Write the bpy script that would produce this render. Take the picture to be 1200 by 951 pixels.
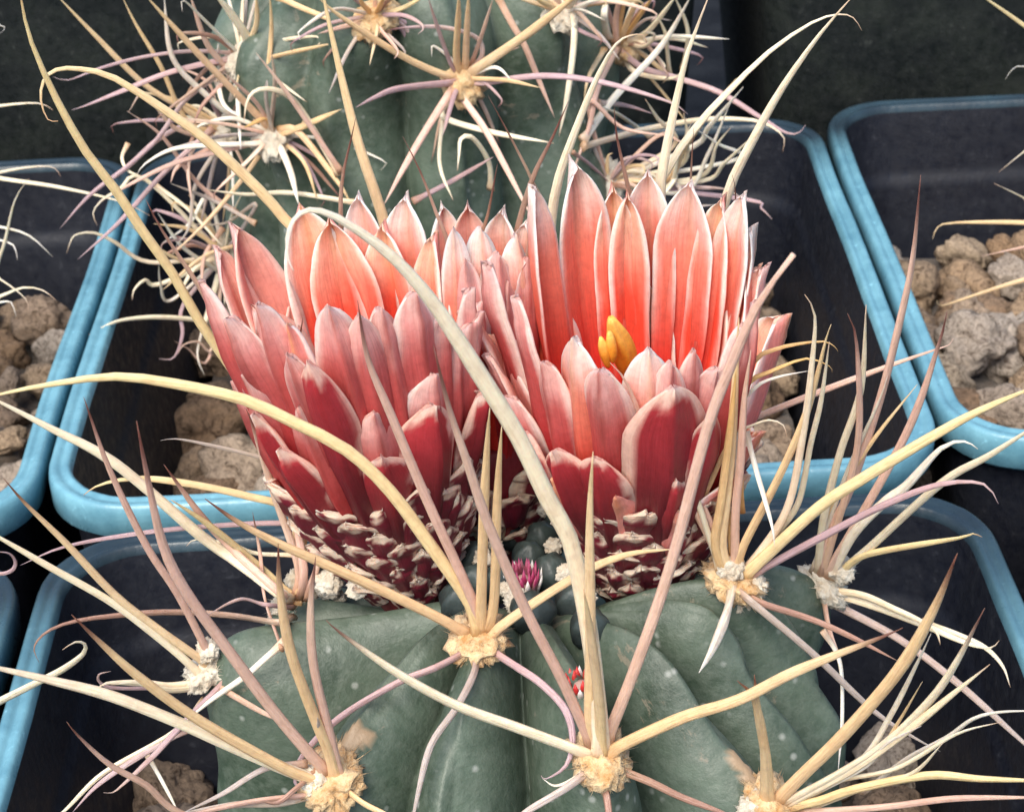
import bpy, bmesh, math, random
import numpy as np
from mathutils import Vector, noise
for o in list(bpy.data.objects): bpy.data.objects.remove(o)
SC = bpy.context.scene; COL = SC.collection
S = 0.01                       # every length below is in centimetres
rad = math.radians
RIM = 9.0                      # height of the pot rims over the bench

# ---------------------------------------------------------------- camera, light, exposure
F = 2486.0
_p = rad(30); _r = rad(3)
_U0 = np.array([0, math.sin(_p), math.cos(_p)]); DV = np.array([0, math.cos(_p), -math.sin(_p)])
RV = np.array([1, 0, 0.])*math.cos(_r) - _U0*math.sin(_r); UV = _U0*math.cos(_r) + np.array([1, 0, 0.])*math.sin(_r)
CAM = np.array([0, 0, 12.24 + RIM])
cd = bpy.data.cameras.new('camera'); cam = bpy.data.objects.new('camera', cd); COL.objects.link(cam)
from mathutils import Matrix
m = Matrix([[RV[i], UV[i], -DV[i], CAM[i]*S] for i in range(3)] + [[0, 0, 0, 1]])
cam.matrix_world = m
cd.sensor_width = 36; cd.lens = 36*F/1200; cd.clip_start = 0.005; cd.clip_end = 20
cd.dof.use_dof = True; cd.dof.focus_distance = 0.163; cd.dof.aperture_fstop = 170
SC.camera = cam
W = bpy.data.worlds.new('World'); SC.world = W; W.use_nodes = True
nt = W.node_tree; bg = nt.nodes['Background']
sky = nt.nodes.new('ShaderNodeTexSky'); sky.sky_type = 'NISHITA'; sky.sun_disc = False
SUN_EL, SUN_AZ = rad(52), rad(205)     # azimuth measured from +Y towards +X: high, behind the viewer's left shoulder
sky.sun_elevation = SUN_EL; sky.sun_rotation = SUN_AZ; sky.dust_density = 1.5; sky.altitude = 50
nt.links.new(sky.outputs[0], bg.inputs[0]); bg.inputs[1].default_value = 0.10
sl = bpy.data.lights.new('sun', 'SUN'); sl.energy = 2.1; sl.angle = rad(38); sl.color = (1.0, 0.93, 0.82)
so = bpy.data.objects.new('sun', sl); COL.objects.link(so)
sd = Vector((math.sin(SUN_AZ)*math.cos(SUN_EL), math.cos(SUN_AZ)*math.cos(SUN_EL), math.sin(SUN_EL)))
so.rotation_euler = sd.to_track_quat('Z', 'Y').to_euler(); so.location = (0, 0, 1)
SC.view_settings.view_transform = 'Standard'; SC.view_settings.look = 'None'
SC.view_settings.gamma = 1; SC.view_settings.use_curve_mapping = False
SC.view_settings.exposure = 1.13

# ---------------------------------------------------------------- measuring helpers (photo position + a real distance -> place)
def ray(u, v): return DV + RV*(u-600)/F + UV*(475.5-v)/F
def py(u, v, y): r = ray(u, v); return CAM + r*(y/r[1])
def pz(u, v, z): r = ray(u, v); return CAM + r*((z-CAM[2])/r[2])
def depth(P): return float((np.asarray(P)-CAM) @ DV)

# ---------------------------------------------------------------- object helpers
def tag(o, label=None, cat=None, group=None, kind=None):
    if label: o['label'] = label
    if cat: o['category'] = cat
    if group: o['group'] = group
    if kind: o['kind'] = kind
    return o
def empty(name, loc):
    o = bpy.data.objects.new(name, None); COL.objects.link(o); o.location = Vector(loc)*S
    o.empty_display_size = 0.01; return o
def root_of(o):
    while o.parent: o = o.parent
    return o
def mesh(name, verts, faces, mat, parent=None, cols=None, smooth=True, uvs=None, origin=None):
    """verts in world cm; the object sits in its thing's frame"""
    V = np.asarray(verts, float)*S
    off = np.zeros(3)
    if parent is not None: off = np.array(root_of(parent).location)
    me = bpy.data.meshes.new(name)
    loc = np.zeros(3)
    if origin is not None and parent is None: loc = np.array(origin)*S; off = loc
    me.from_pydata((V-off).tolist(), [], faces); me.materials.append(mat)
    if smooth: me.polygons.foreach_set('use_smooth', [True]*len(me.polygons))
    if cols is not None:
        a = me.color_attributes.new('Col', 'FLOAT_COLOR', 'POINT')
        c = np.ones((len(V), 4)); c[:, :3] = np.asarray(cols); a.data.foreach_set('color', c.ravel())
    if uvs is not None:
        ul = me.uv_layers.new(name='UVMap'); vi = np.zeros(len(me.loops), int); me.loops.foreach_get('vertex_index', vi)
        ul.data.foreach_set('uv', np.asarray(uvs, float)[vi].ravel())
    me.update()
    if len(faces) > 20 and name != 'gravel_bed' and not name.endswith('wall') and name != 'rim':
        bm = bmesh.new(); bm.from_mesh(me); bmesh.ops.recalc_face_normals(bm, faces=bm.faces); bm.to_mesh(me); bm.free()
    o = bpy.data.objects.new(name, me); COL.objects.link(o)
    o.location = loc
    if parent is not None: o.parent = parent
    return o
def sstep(a, b, x):
    t = np.clip((x-a)/(b-a), 0, 1); return t*t*(3-2*t)
def lerp(a, b, t): return np.asarray(a)*(1-t) + np.asarray(b)*t

# ---------------------------------------------------------------- materials
def newmat(name):
    m = bpy.data.materials.new(name); m.use_nodes = True
    n = m.node_tree.nodes; l = m.node_tree.links; b = n['Principled BSDF']
    return m, n, l, b
def nz(n, l, scale, detail=4, rough=0.6, vec=None, dist=0.0, coord='Object', stretch=None):
    tc = n.new('ShaderNodeTexCoord'); t = n.new('ShaderNodeTexNoise')
    t.inputs['Scale'].default_value = scale; t.inputs['Detail'].default_value = detail
    t.inputs['Roughness'].default_value = rough; t.inputs['Distortion'].default_value = dist
    if stretch:
        mp = n.new('ShaderNodeMapping'); mp.inputs['Scale'].default_value = stretch
        l.new(tc.outputs[coord], mp.inputs[0]); l.new(mp.outputs[0], t.inputs['Vector'])
    else: l.new(tc.outputs[coord], t.inputs['Vector'])
    return t
def ramp(n, l, src, stops):
    r = n.new('ShaderNodeValToRGB'); e = r.color_ramp.elements
    while len(e) < len(stops): e.new(0.5)
    for k, (p, c) in enumerate(stops): e[k].position = p; e[k].color = (*c, 1) if len(c) == 3 else c
    l.new(src, r.inputs[0]); return r
def mix(n, l, fac, a, b, mode='MIX'):
    x = n.new('ShaderNodeMix'); x.data_type = 'RGBA'; x.blend_type = mode
    for s, i in ((fac, 0), (a, 6), (b, 7)):
        if hasattr(s, 'is_output'): l.new(s, x.inputs[i])
        elif i == 0: x.inputs[0].default_value = s
        else: x.inputs[i].default_value = (*s, 1)
    return x.outputs[2]
def bump(n, l, src, b, strength, dist):
    u = n.new('ShaderNodeBump'); u.inputs['Strength'].default_value = strength; u.inputs['Distance'].default_value = dist*S
    l.new(src, u.inputs['Height']); l.new(u.outputs[0], b.inputs['Normal']); return u

def mat_spine():
    m, n, l, b = newmat('spine_fibre')
    at = n.new('ShaderNodeAttribute'); at.attribute_name = 'Col'
    t = nz(n, l, 1.0, 3, 0.7, coord='UV', stretch=(9, 2.5, 1))
    g = nz(n, l, 900, 3, 0.6)
    r = ramp(n, l, t.outputs[0], [(0.3, (0.86, 0.81, 0.77)), (0.5, (1, 1, 1)), (0.75, (1.15, 1.13, 1.1))])
    r2 = ramp(n, l, g.outputs[0], [(0.35, (0.88, 0.85, 0.82)), (0.55, (1.06, 1.06, 1.06))])
    c = mix(n, l, 0.8, at.outputs[0], r.outputs[0], 'MULTIPLY'); c = mix(n, l, 0.6, c, r2.outputs[0], 'MULTIPLY')
    l.new(c, b.inputs['Base Color']); b.inputs['Roughness'].default_value = 0.32
    b.inputs['Subsurface Weight'].default_value = 0.25; b.inputs['Subsurface Radius'].default_value = (0.0006, 0.0004, 0.0002)
    b.inputs['Subsurface Scale'].default_value = 1
    cr = nz(n, l, 1.0, 2, 0.6, coord='UV', stretch=(2, 26, 1)); ad = n.new('ShaderNodeMath'); ad.operation = 'MULTIPLY_ADD'; ad.inputs[1].default_value = .12
    l.new(cr.outputs[0], ad.inputs[0]); l.new(t.outputs[0], ad.inputs[2]); bump(n, l, ad.outputs[0], b, 0.6, 0.025); return m
def mat_petal():
    m, n, l, b = newmat('petal_tissue')
    at = n.new('ShaderNodeAttribute'); at.attribute_name = 'Col'
    t = nz(n, l, 1.0, 4, 0.65, coord='UV', stretch=(26, 2.2, 1))
    g = nz(n, l, 1400, 3, 0.7)
    r = ramp(n, l, t.outputs[0], [(0.3, (0.80, 0.72, 0.72)), (0.52, (1, 1, 1)), (0.72, (1.06, 1.08, 1.08))])
    r2 = ramp(n, l, g.outputs[0], [(0.35, (0.86, 0.82, 0.82)), (0.6, (1.03, 1.03, 1.03))])
    c = mix(n, l, 0.75, at.outputs[0], r.outputs[0], 'MULTIPLY'); c = mix(n, l, 0.8, c, r2.outputs[0], 'MULTIPLY')
    l.new(c, b.inputs['Base Color']); b.inputs['Roughness'].default_value = 0.5
    b.inputs['Specular IOR Level'].default_value = 0.4
    b.inputs['Subsurface Weight'].default_value = 0.4; b.inputs['Subsurface Radius'].default_value = (0.0016, 0.0006, 0.0004)
    b.inputs['Subsurface Scale'].default_value = 1
    bump(n, l, t.outputs[0], b, 0.35, 0.03); return m
def mat_body():
    m, n, l, b = newmat('cactus_skin')
    at = n.new('ShaderNodeAttribute'); at.attribute_name = 'Col'
    t = nz(n, l, 160, 6, 0.65); f = nz(n, l, 900, 4, 0.7)
    c = mix(n, l, ramp(n, l, t.outputs[0], [(0.35, (0, 0, 0)), (0.68, (1, 1, 1))]).outputs[0], (0.040, 0.064, 0.040), (0.115, 0.155, 0.112))
    c = mix(n, l, ramp(n, l, f.outputs[0], [(0.4, (0, 0, 0)), (0.7, (0.55, 0.55, 0.55))]).outputs[0], c, (0.15, 0.18, 0.14))
    v = n.new('ShaderNodeTexVoronoi'); v.inputs['Scale'].default_value = 520; tc = n.new('ShaderNodeTexCoord'); l.new(tc.outputs['Object'], v.inputs['Vector'])
    sp = ramp(n, l, v.outputs['Distance'], [(0.08, (.8, .8, .8)), (0.2, (0, 0, 0))])
    k = nz(n, l, 260, 2); kr = ramp(n, l, k.outputs[0], [(0.46, (0, 0, 0)), (0.56, (1, 1, 1))])
    sp2 = mix(n, l, 1.0, sp.outputs[0], kr.outputs[0], 'MULTIPLY')
    c = mix(n, l, sp2, c, (0.34, 0.36, 0.32))
    sc = nz(n, l, 110, 8, 0.75, dist=0.6); sr = ramp(n, l, sc.outputs[0], [(0.61, (0, 0, 0)), (0.64, (0.8, 0.8, 0.8))])
    c = mix(n, l, sr.outputs[0], c, (0.24, 0.21, 0.15))
    sep = n.new('ShaderNodeSeparateColor'); l.new(at.outputs[0], sep.inputs[0])
    c = mix(n, l, sep.outputs[0], c, (0.36, 0.25, 0.15))
    l.new(c, b.inputs['Base Color']); b.inputs['Roughness'].default_value = 0.5
    b.inputs['Specular IOR Level'].default_value = 0.55
    ad = n.new('ShaderNodeMath'); ad.operation = 'ADD'; l.new(t.outputs[0], ad.inputs[0]); l.new(f.outputs[0], ad.inputs[1])
    bump(n, l, ad.outputs[0], b, 0.28, 0.05); return m
def mat_wool(name, a, c2, sc=700):
    m, n, l, b = newmat(name)
    t = nz(n, l, sc, 6, 0.8)
    l.new(ramp(n, l, t.outputs[0], [(0.36, a), (0.62, c2)]).outputs[0], b.inputs['Base Color'])
    b.inputs['Roughness'].default_value = 0.85; b.inputs['Sheen Weight'].default_value = 0.2
    bump(n, l, t.outputs[0], b, 1.0, 0.06); return m
def mat_vcol(name, rough=0.5, sss=0.0, var=0.7, sc=900, bstr=0.4, bd=0.03):
    m, n, l, b = newmat(name)
    at = n.new('ShaderNodeAttribute'); at.attribute_name = 'Col'; t = nz(n, l, sc, 5, 0.7)
    c = mix(n, l, var, at.outputs[0], ramp(n, l, t.outputs[0], [(0.3, (0.55, 0.52, 0.5)), (0.6, (1.1, 1.1, 1.1))]).outputs[0], 'MULTIPLY')
    l.new(c, b.inputs['Base Color']); b.inputs['Roughness'].default_value = rough
    b.inputs['Subsurface Weight'].default_value = sss; b.inputs['Subsurface Radius'].default_value = (0.001, 0.0005, 0.0003); b.inputs['Subsurface Scale'].default_value = 1
    bump(n, l, t.outputs[0], b, bstr, bd); return m
def mat_plastic(name, dark, light, lo, hi, rough, sc=60, spec=0.5):
    m, n, l, b = newmat(name)
    t = nz(n, l, sc, 6, 0.65); t2 = nz(n, l, 700, 4, 0.7); t3 = nz(n, l, 1.0, 3, 0.6, stretch=(700, 700, 60))
    c = mix(n, l, ramp(n, l, t.outputs[0], [(lo, (0, 0, 0)), (hi, (1, 1, 1))]).outputs[0], dark, light)
    c = mix(n, l, ramp(n, l, t2.outputs[0], [(0.62, (0, 0, 0)), (0.72, (0.5, 0.5, 0.5))]).outputs[0], c, tuple(min(1, x*1.5+0.03) for x in light))
    l.new(c, b.inputs['Base Color']); b.inputs['Roughness'].default_value = rough; b.inputs['Specular IOR Level'].default_value = spec
    rr = ramp(n, l, t2.outputs[0], [(0.3, (rough*.7,)*3), (0.7, (min(1, rough*1.4),)*3)]); l.new(rr.outputs[0], b.inputs['Roughness'])
    ad = n.new('ShaderNodeMath'); ad.operation = 'ADD'; l.new(t2.outputs[0], ad.inputs[0]); l.new(t3.outputs[0], ad.inputs[1])
    bump(n, l, ad.outputs[0], b, 0.35, 0.02); return m
def mat_stone():
    m, n, l, b = newmat('pumice')
    oi = n.new('ShaderNodeObjectInfo'); t = nz(n, l, 330, 8, 0.75, dist=1.6); f = nz(n, l, 1500, 4, 0.7)
    base = ramp(n, l, oi.outputs['Random'], [(0.0, (0.38, 0.29, 0.21)), (0.3, (0.26, 0.165, 0.10)), (0.55, (0.50, 0.44, 0.38)), (0.8, (0.34, 0.215, 0.12)), (1.0, (0.52, 0.42, 0.31))])
    c = mix(n, l, 0.9, base.outputs[0], ramp(n, l, t.outputs[0], [(0.38, (0.16, 0.11, 0.08)), (0.5, (0.95, 0.95, 0.95)), (0.7, (1.35, 1.3, 1.25))]).outputs[0], 'MULTIPLY')
    c = mix(n, l, 0.6, c, ramp(n, l, f.outputs[0], [(0.35, (0.6, 0.58, 0.55)), (0.6, (1.1, 1.1, 1.1))]).outputs[0], 'MULTIPLY')
    l.new(c, b.inputs['Base Color']); b.inputs['Roughness'].default_value = 0.9
    bump(n, l, t.outputs[0], b, 0.8, 0.07); return m
M_SP = mat_spine(); M_PET = mat_petal(); M_BODY = mat_body()
M_WOOL = mat_wool('areole_wool', (0.55, 0.27, 0.08), (0.93, 0.70, 0.40)); M_WOOLW = mat_wool('white_wool', (0.66, 0.52, 0.36), (0.92, 0.85, 0.70))
M_YOUNG = mat_vcol('young_skin', 0.45, 0.1); M_VC = mat_vcol('bud_tissue', 0.5, 0.3)
M_POT = mat_plastic('pot_plastic', (0.005, 0.006, 0.012), (0.014, 0.017, 0.027), 0.35, 0.75, 0.55)
M_RIM = mat_plastic('pot_rim_plastic', (0.09, 0.24, 0.32), (0.22, 0.47, 0.56), 0.25, 0.75, 0.33, sc=200)  # blue of the reflected sky is put into the base colour
def sky_sheen(m, dark):  # vertex colour sets where the painted sky blue gives way to dark plastic
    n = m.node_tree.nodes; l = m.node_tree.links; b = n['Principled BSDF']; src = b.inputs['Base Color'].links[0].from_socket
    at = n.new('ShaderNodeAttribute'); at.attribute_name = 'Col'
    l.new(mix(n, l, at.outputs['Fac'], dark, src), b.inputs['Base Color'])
sky_sheen(M_RIM, (0.018, 0.030, 0.042))
M_OLDPOT = mat_plastic('weathered_pot_plastic', (0.006, 0.009, 0.009), (0.024, 0.030, 0.024), 0.45, 0.8, 0.6, sc=120)
M_STONE = mat_stone()
M_DIRT = mat_wool('grit', (0.02, 0.013, 0.008), (0.10, 0.065, 0.04), 500)

# ---------------------------------------------------------------- bench and pots
def sheet(name, x0, x1, y0, y1, z, mat, label):
    o = mesh(name, [(x0, y0, z), (x1, y0, z), (x1, y1, z), (x0, y1, z)], [(0, 1, 2, 3)], mat, smooth=False)
    tag(o, label, kind='structure'); return o
sheet('bench_top', -300, 300, -100, 500, 0, mat_plastic('bench_liner', (0.008, 0.009, 0.012), (0.02, 0.022, 0.026), 0.4, 0.7, 0.95, spec=0.1), 'dark bench under the plant pots')

def loop_pts(cx, cy, h, r, z, n=10, wob=0):
    P = []
    for q, (sx, sy) in enumerate(((1, 1), (-1, 1), (-1, -1), (1, -1))):
        for k in range(n+1):
            a = q*math.pi/2 + k/n*math.pi/2
            P.append((cx+sx*(h-r)+r*math.cos(a), cy+sy*(h-r)+r*math.sin(a), z))
    out = []
    L = len(P)
    for i in range(L):        # subdivide the straight runs
        a, b = np.array(P[i]), np.array(P[(i+1) % L]); out.append(a)
        if np.linalg.norm(b-a) > 2:
            for k in range(1, 16): out.append(a+(b-a)*k/16)
    out = np.array(out)
    if wob:
        for i in range(len(out)):
            v = Vector(out[i]*0.35); d = noise.noise_vector(v)
            f = noise.noise(Vector(out[i]*4.0))*0.25
            out[i] += np.array([d.x, d.y, 0])*wob*(1) + np.array([f, f, f*0.5])*wob*0.5
    return out
def loft(loops, close_end=False):
    n = len(loops[0]); V = np.concatenate(loops); Fc = []
    for k in range(len(loops)-1):
        for i in range(n):
            j = (i+1) % n; Fc.append((k*n+i, k*n+j, (k+1)*n+j, (k+1)*n+i))
    if close_end: Fc.append(tuple((len(loops)-1)*n+i for i in range(n)))
    return V, Fc
def make_pot(cx, cy, half, top, label, group='square plastic pots packed on the bench', mat=M_POT, rim=M_RIM, lip=0.25):
    e = empty('plant_pot', (cx, cy, 0)); tag(e, label, 'pot', group)
    H = top
    def L(ins, z, r): return loop_pts(cx, cy, half-ins, r*.85, z, wob=0.05)
    V, Fc = loft([L(1.15, 0.02, .8), L(1.1, 0.2, .85), L(.24, H-1.0, 1.0), L(.21, H-.43, 1.0)]); mesh('outer_wall', V, Fc, mat, e)
    V, Fc = loft([L(.19, H-.45, 1.0), L(.06, H-.45, 1.15), L(.0, H-.39, 1.2), L(-.01, H-.12, 1.2), L(.0, H-.045, 1.2), L(.025, H-.01, 1.15),
                  L(.055, H, 1.12), L(.10, H-.012, 1.1), L(.12, H-.03, 1.1), L(.15, H-.03, 1.1), L(.17, H-.01, 1.1), L(lip-.04, H-.01, 1.0), L(lip-.01, H-.03, .98), L(lip+.01, H-.12, .95)])
    C = []
    for v in V:      # painted sky reflection: sides and front of the lip blue, the back left dark
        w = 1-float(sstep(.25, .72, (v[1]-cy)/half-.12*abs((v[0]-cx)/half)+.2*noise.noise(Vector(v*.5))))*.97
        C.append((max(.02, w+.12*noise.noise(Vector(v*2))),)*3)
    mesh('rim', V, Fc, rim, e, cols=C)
    V, Fc = loft([L(lip+.01, H-.12, .95), L(lip+.05, H-.5, .94), L(lip+.09, H-1.0, .93), L(lip+.11, H-1.12, .92), L(lip+.15, H-1.17, .9), L(lip+.17, H-1.3, .88),
                  L(lip+.5, H-3.5, .85), L(lip+.85, 0.3, .8)], True); mesh('inner_wall', V, Fc, mat, e)
    return e
P_FM = (-0.02, 14.05); P_MM = (-0.25, 24.45); P_ML = (-10.3, 24.3); P_MR = (9.82, 24.85); P_FL = (-10.1, 13.75); P_FR = (10.35, 14.3)
make_pot(*P_FM, 4.92, RIM, 'black square pot with blue sky sheen painted on its rim holding the flowering cactus in front')
make_pot(*P_MM, 4.98, RIM, 'black square pot with blue sky sheen painted on its rim directly behind the two red flowers')
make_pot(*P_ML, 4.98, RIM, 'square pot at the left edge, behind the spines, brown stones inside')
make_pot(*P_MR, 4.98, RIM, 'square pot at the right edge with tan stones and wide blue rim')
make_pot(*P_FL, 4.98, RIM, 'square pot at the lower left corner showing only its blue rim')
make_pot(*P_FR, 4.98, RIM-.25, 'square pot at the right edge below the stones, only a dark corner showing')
g2 = 'taller dark pots in the back row'
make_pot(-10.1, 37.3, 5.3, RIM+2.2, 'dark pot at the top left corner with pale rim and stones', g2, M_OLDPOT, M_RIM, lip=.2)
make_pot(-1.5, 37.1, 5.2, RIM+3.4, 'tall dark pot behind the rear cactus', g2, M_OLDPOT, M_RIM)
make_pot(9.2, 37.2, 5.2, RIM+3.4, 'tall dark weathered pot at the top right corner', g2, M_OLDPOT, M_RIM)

# ---------------------------------------------------------------- stones
def stone_mesh(seed):
    bm = bmesh.new(); bmesh.ops.create_icosphere(bm, subdivisions=4, radius=1)
    rnd = random.Random(seed); s = (1, rnd.uniform(.65, .9), rnd.uniform(.6, .8)); of = Vector((seed*7.3, seed*3.1, 0))
    for v in bm.verts:
        p = v.co.copy(); d = noise.noise(p*1.1+of)*.45
        q = p*2.6+of*2+Vector((noise.noise(p*2+of), 0, 0))*1.5
        d -= (1-min(1, abs(noise.noise(q))*4.0))*.17
        d += noise.noise(p*6+of)*.05
        v.co = Vector((p.x*s[0], p.y*s[1], p.z*s[2]))*(1+d)*S
    me = bpy.data.meshes.new('stone'); bm.to_mesh(me); bm.free(); me.materials.append(M_STONE)
    me.polygons.foreach_set('use_smooth', [True]*len(me.polygons)); return me
STONES = [stone_mesh(i) for i in range(9)]
def gravel(cx, cy, half, z, label, seed, size=.42, avoid=None, slope=(0, 0), ymin=-1e9, xr=(-1e9, 1e9)):
    rnd = random.Random(seed); N = 24; V = []; Fc = []
    for i in range(N+1):
        for j in range(N+1):
            x = cx-half+2*half*i/N; y = cy-half+2*half*j/N
            V.append((x, y, z-.35+slope[0]*(x-cx)+slope[1]*(y-cy)+noise.noise(Vector((x*1.3, y*1.3, seed)))*.2))
    for i in range(N):
        for j in range(N): a = i*(N+1)+j; Fc.append((a, a+N+1, a+N+2, a+1))
    bed = mesh('gravel_bed', V, Fc, M_DIRT, None, origin=(cx, cy, z)); tag(bed, label, 'gravel', 'gravel filling the pots')
    k = 0; st = size*1.95
    for layer in range(2):
        y = cy-half+.2+layer*st*.5
        while y < cy+half-.1:
            x = cx-half+.2+layer*st*.5
            while x < cx+half-.1:
                px = x+rnd.uniform(-.2, .2)*st; pyy = y+rnd.uniform(-.2, .2)*st
                ok = (avoid is None or math.hypot(px-avoid[0], pyy-avoid[1]) > avoid[2]) and pyy > ymin and xr[0] < px < xr[1]
                if layer == 1 and rnd.random() < .35: ok = False
                if ok and k < 295:
                    o = bpy.data.objects.new('stone', STONES[rnd.randrange(9)]); COL.objects.link(o); o.parent = bed
                    s = size*(rnd.uniform(.65, 1.2) if layer == 0 else rnd.uniform(.35, 1.05))
                    o.location = Vector((px-cx, pyy-cy, layer*.3-.2+slope[0]*(px-cx)+slope[1]*(pyy-cy)+rnd.uniform(-.06, .12)))*S
                    o.rotation_euler = (rnd.uniform(-.6, .6), rnd.uniform(-.6, .6), rnd.uniform(0, 6.28)); o.scale = (s, s, s); k += 1
                x += st
            y += st*.9
    return bed
ZG = RIM-2.45
gravel(*P_MM, 4.1, ZG, 'pale grey and tan pumice stones around the rear cactus', 1, .56, avoid=(-1.2, 24.7, 2.1))
gravel(*P_ML, 4.1, ZG+.3, 'brown stones in the pot at the left edge', 2, .5, avoid=(P_ML[0], P_ML[1], 2.2))
gravel(*P_MR, 4.2, RIM-1.9, 'wrinkled tan and grey stones in the pot at the right edge', 3, .54, avoid=(P_MR[0]+1, P_MR[1], 2.2))
gravel(*P_FM, 4.1, RIM-2.75, 'brown wrinkled stones at the foot of the flowering cactus', 4, .5, avoid=(.2, 14.6, 2.3), ymin=12.5)
gravel(-10.1, 37.3, 4.4, RIM+1.5, 'pinkish brown stones in the pot at the top left corner', 5, .4, ymin=-99, xr=(-99, 99))

# ---------------------------------------------------------------- cactus bodies
class Body:
    def __init__(s, c, a, h, n, ridges, areoles=(), G=.8, rb=.18, seed=0, dip=None):
        s.dip = dip
        s.c = np.array(c, float); s.a, s.h, s.n = a, h, n; s.G, s.rb, s.seed = G, rb, seed
        s.ridges = sorted(ridges); s.ar = list(areoles)
    def f(s, P, inf=0):
        q = P-s.c; r = math.hypot(q[0], q[1])/(s.a+inf); z = abs(q[2])/(s.h+inf); return r**s.n+z**s.n-1
    def hit(s, u, v, inf=.15):
        r = ray(u, v); r = r/np.linalg.norm(r); best = (9e9, None); t = 8.0; pv = None
        while t < 40:
            P = CAM+r*t; val = s.f(P, inf)
            if val < 0: break
            if val < best[0]: best = (val, P)
            t += .03
        s.miss = t >= 40
        return P if t < 40 else best[1]
    def az(s, P): return math.atan2(P[1]-s.c[1], P[0]-s.c[0])
    def build(s, name, parent, nu=300, nv=150, scars=()):
        s.lobes = []
        for A in s.ar:         # every areole sits on its own tubercle
            q = A-s.c; k = ((math.hypot(q[0], q[1])/s.a)**s.n+(abs(q[2])/s.h)**s.n)**(-1/s.n); B_ = s.c+q*k; sh = A-B_
            s.lobes.append((B_, A))
        R = np.array(s.ridges+[s.ridges[0]+2*math.pi]); V0 = []; V = []; N = []; C = []
        th = np.linspace(-math.pi, math.pi, nu, endpoint=False); ta = np.concatenate([[.004], np.linspace(.02, 1.0, nv-1)])*2.3
        for t in ta:
            for k in range(nu):
                h = th[k]; x = h
                while x < R[0]: x += 2*math.pi
                while x >= R[-1]: x -= 2*math.pi
                i = max(0, np.searchsorted(R, x, 'right')-1); w = R[i+1]-R[i]; q = (x-R[i])/w; sd_ = min(q, 1-q)*2
                rr = abs(math.sin(t)); zz = math.cos(t); n2 = s.n
                kf = (rr**n2+abs(zz)**n2)**(-1/n2); r = s.a*rr*kf; z = s.h*zz*kf
                P = np.array([r*math.cos(h), r*math.sin(h), z])
                g = np.array([(rr*kf)**(n2-1)/s.a*math.cos(h), (rr*kf)**(n2-1)/s.a*math.sin(h), math.copysign((abs(zz)*kf)**(n2-1)/s.h, zz)]); g /= np.linalg.norm(g)+1e-9
                wj = min(1, w/.7)
                d = -s.G*wj*(.22*min(1, sd_)**1.15+.78*(1-math.sqrt(max(0, 1-min(1, sd_)**2*.985))))*float(sstep(.10, .5, r/s.a))
                b = 0
                W = P+s.c
                for A in s.ar:
                    dd = np.linalg.norm(W-A); b = max(b, math.exp(-(dd/.75)**2))
                d += (0 if s.lobes else s.rb*b) - .22*(1-b)*float(sstep(.2, .5, r/s.a))*(.5+.5*math.cos(z*3.0+i*2.1))*(1-sd_*.6)
                if s.dip is not None: d -= s.dip[4]*math.exp(-((W[0]-s.dip[0])/s.dip[2])**2-((W[1]-s.dip[1])/s.dip[3])**2)
                d += noise.noise(Vector(W*.9+s.seed))*.17+noise.noise(Vector(W*3.1))*.02
                V0.append(P+s.c); W = W+g*d; V.append(W)
                sc = 0
                for (sp, sr) in scars:
                    dd = np.linalg.norm(W-sp)/sr+noise.noise(Vector(W*6))*.6
                    if dd < 1: sc = 1; 
                C.append((sc, 0, 0))
                if sc: V[-1] = W+g*.035
        V0 = np.array(V0); V = np.array(V); T = V.copy()
        for (B_, A) in s.lobes:
            d2 = ((V0-B_)**2).sum(1); sh = A-V[d2.argmin()]; L_ = np.linalg.norm(sh); sh = sh*(L_-.04)/(L_+1e-9)*min(1, 1.4/max(L_, .01))
            T = T+np.exp(-(d2/.62)**1.2)[:, None]*sh
        V = T; Fc = []
        for j in range(len(ta)-1):
            for k in range(nu):
                k2 = (k+1) % nu; Fc.append((j*nu+k, (j+1)*nu+k, (j+1)*nu+k2, j*nu+k2))
        Fc.append(tuple(range(nu)))
        return mesh(name, V, Fc, M_BODY, parent, cols=C)

# ---------------------------------------------------------------- spines
CL = dict(c=(.95, .80, .58), y=(.95, .72, .38), t=(.88, .60, .33), p=(.76, .48, .38), v=(.47, .32, .34), w=(.95, .86, .72), e=(1.0, .85, .67),
          o=(.82, .48, .18), b=(.36, .20, .15), d=(.30, .07, .05), g=(.50, .42, .38))
def catmull(P, n):
    P = [np.asarray(p, float) for p in P]
    if len(P) == 2: P = [P[0], (P[0]+P[1])/2, P[1]]
    Q = [2*P[0]-P[1]]+P+[2*P[-1]-P[-2]]
    L = [np.linalg.norm(P[i+1][:3]-P[i][:3]) for i in range(len(P)-1)]; T = sum(L); out = []
    for i in range(len(P)-1):
        a, b, c, d = Q[i:i+4]; k = max(2, int(round(n*L[i]/T)))
        for j in range(k):
            t = j/k; out.append(.5*((2*b)+(-a+c)*t+(2*a-5*b+4*c-d)*t*t+(-a+3*b-3*c+d)*t**3))
    out.append(P[-1]); return np.array(out)
RS = random.Random(11)
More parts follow.
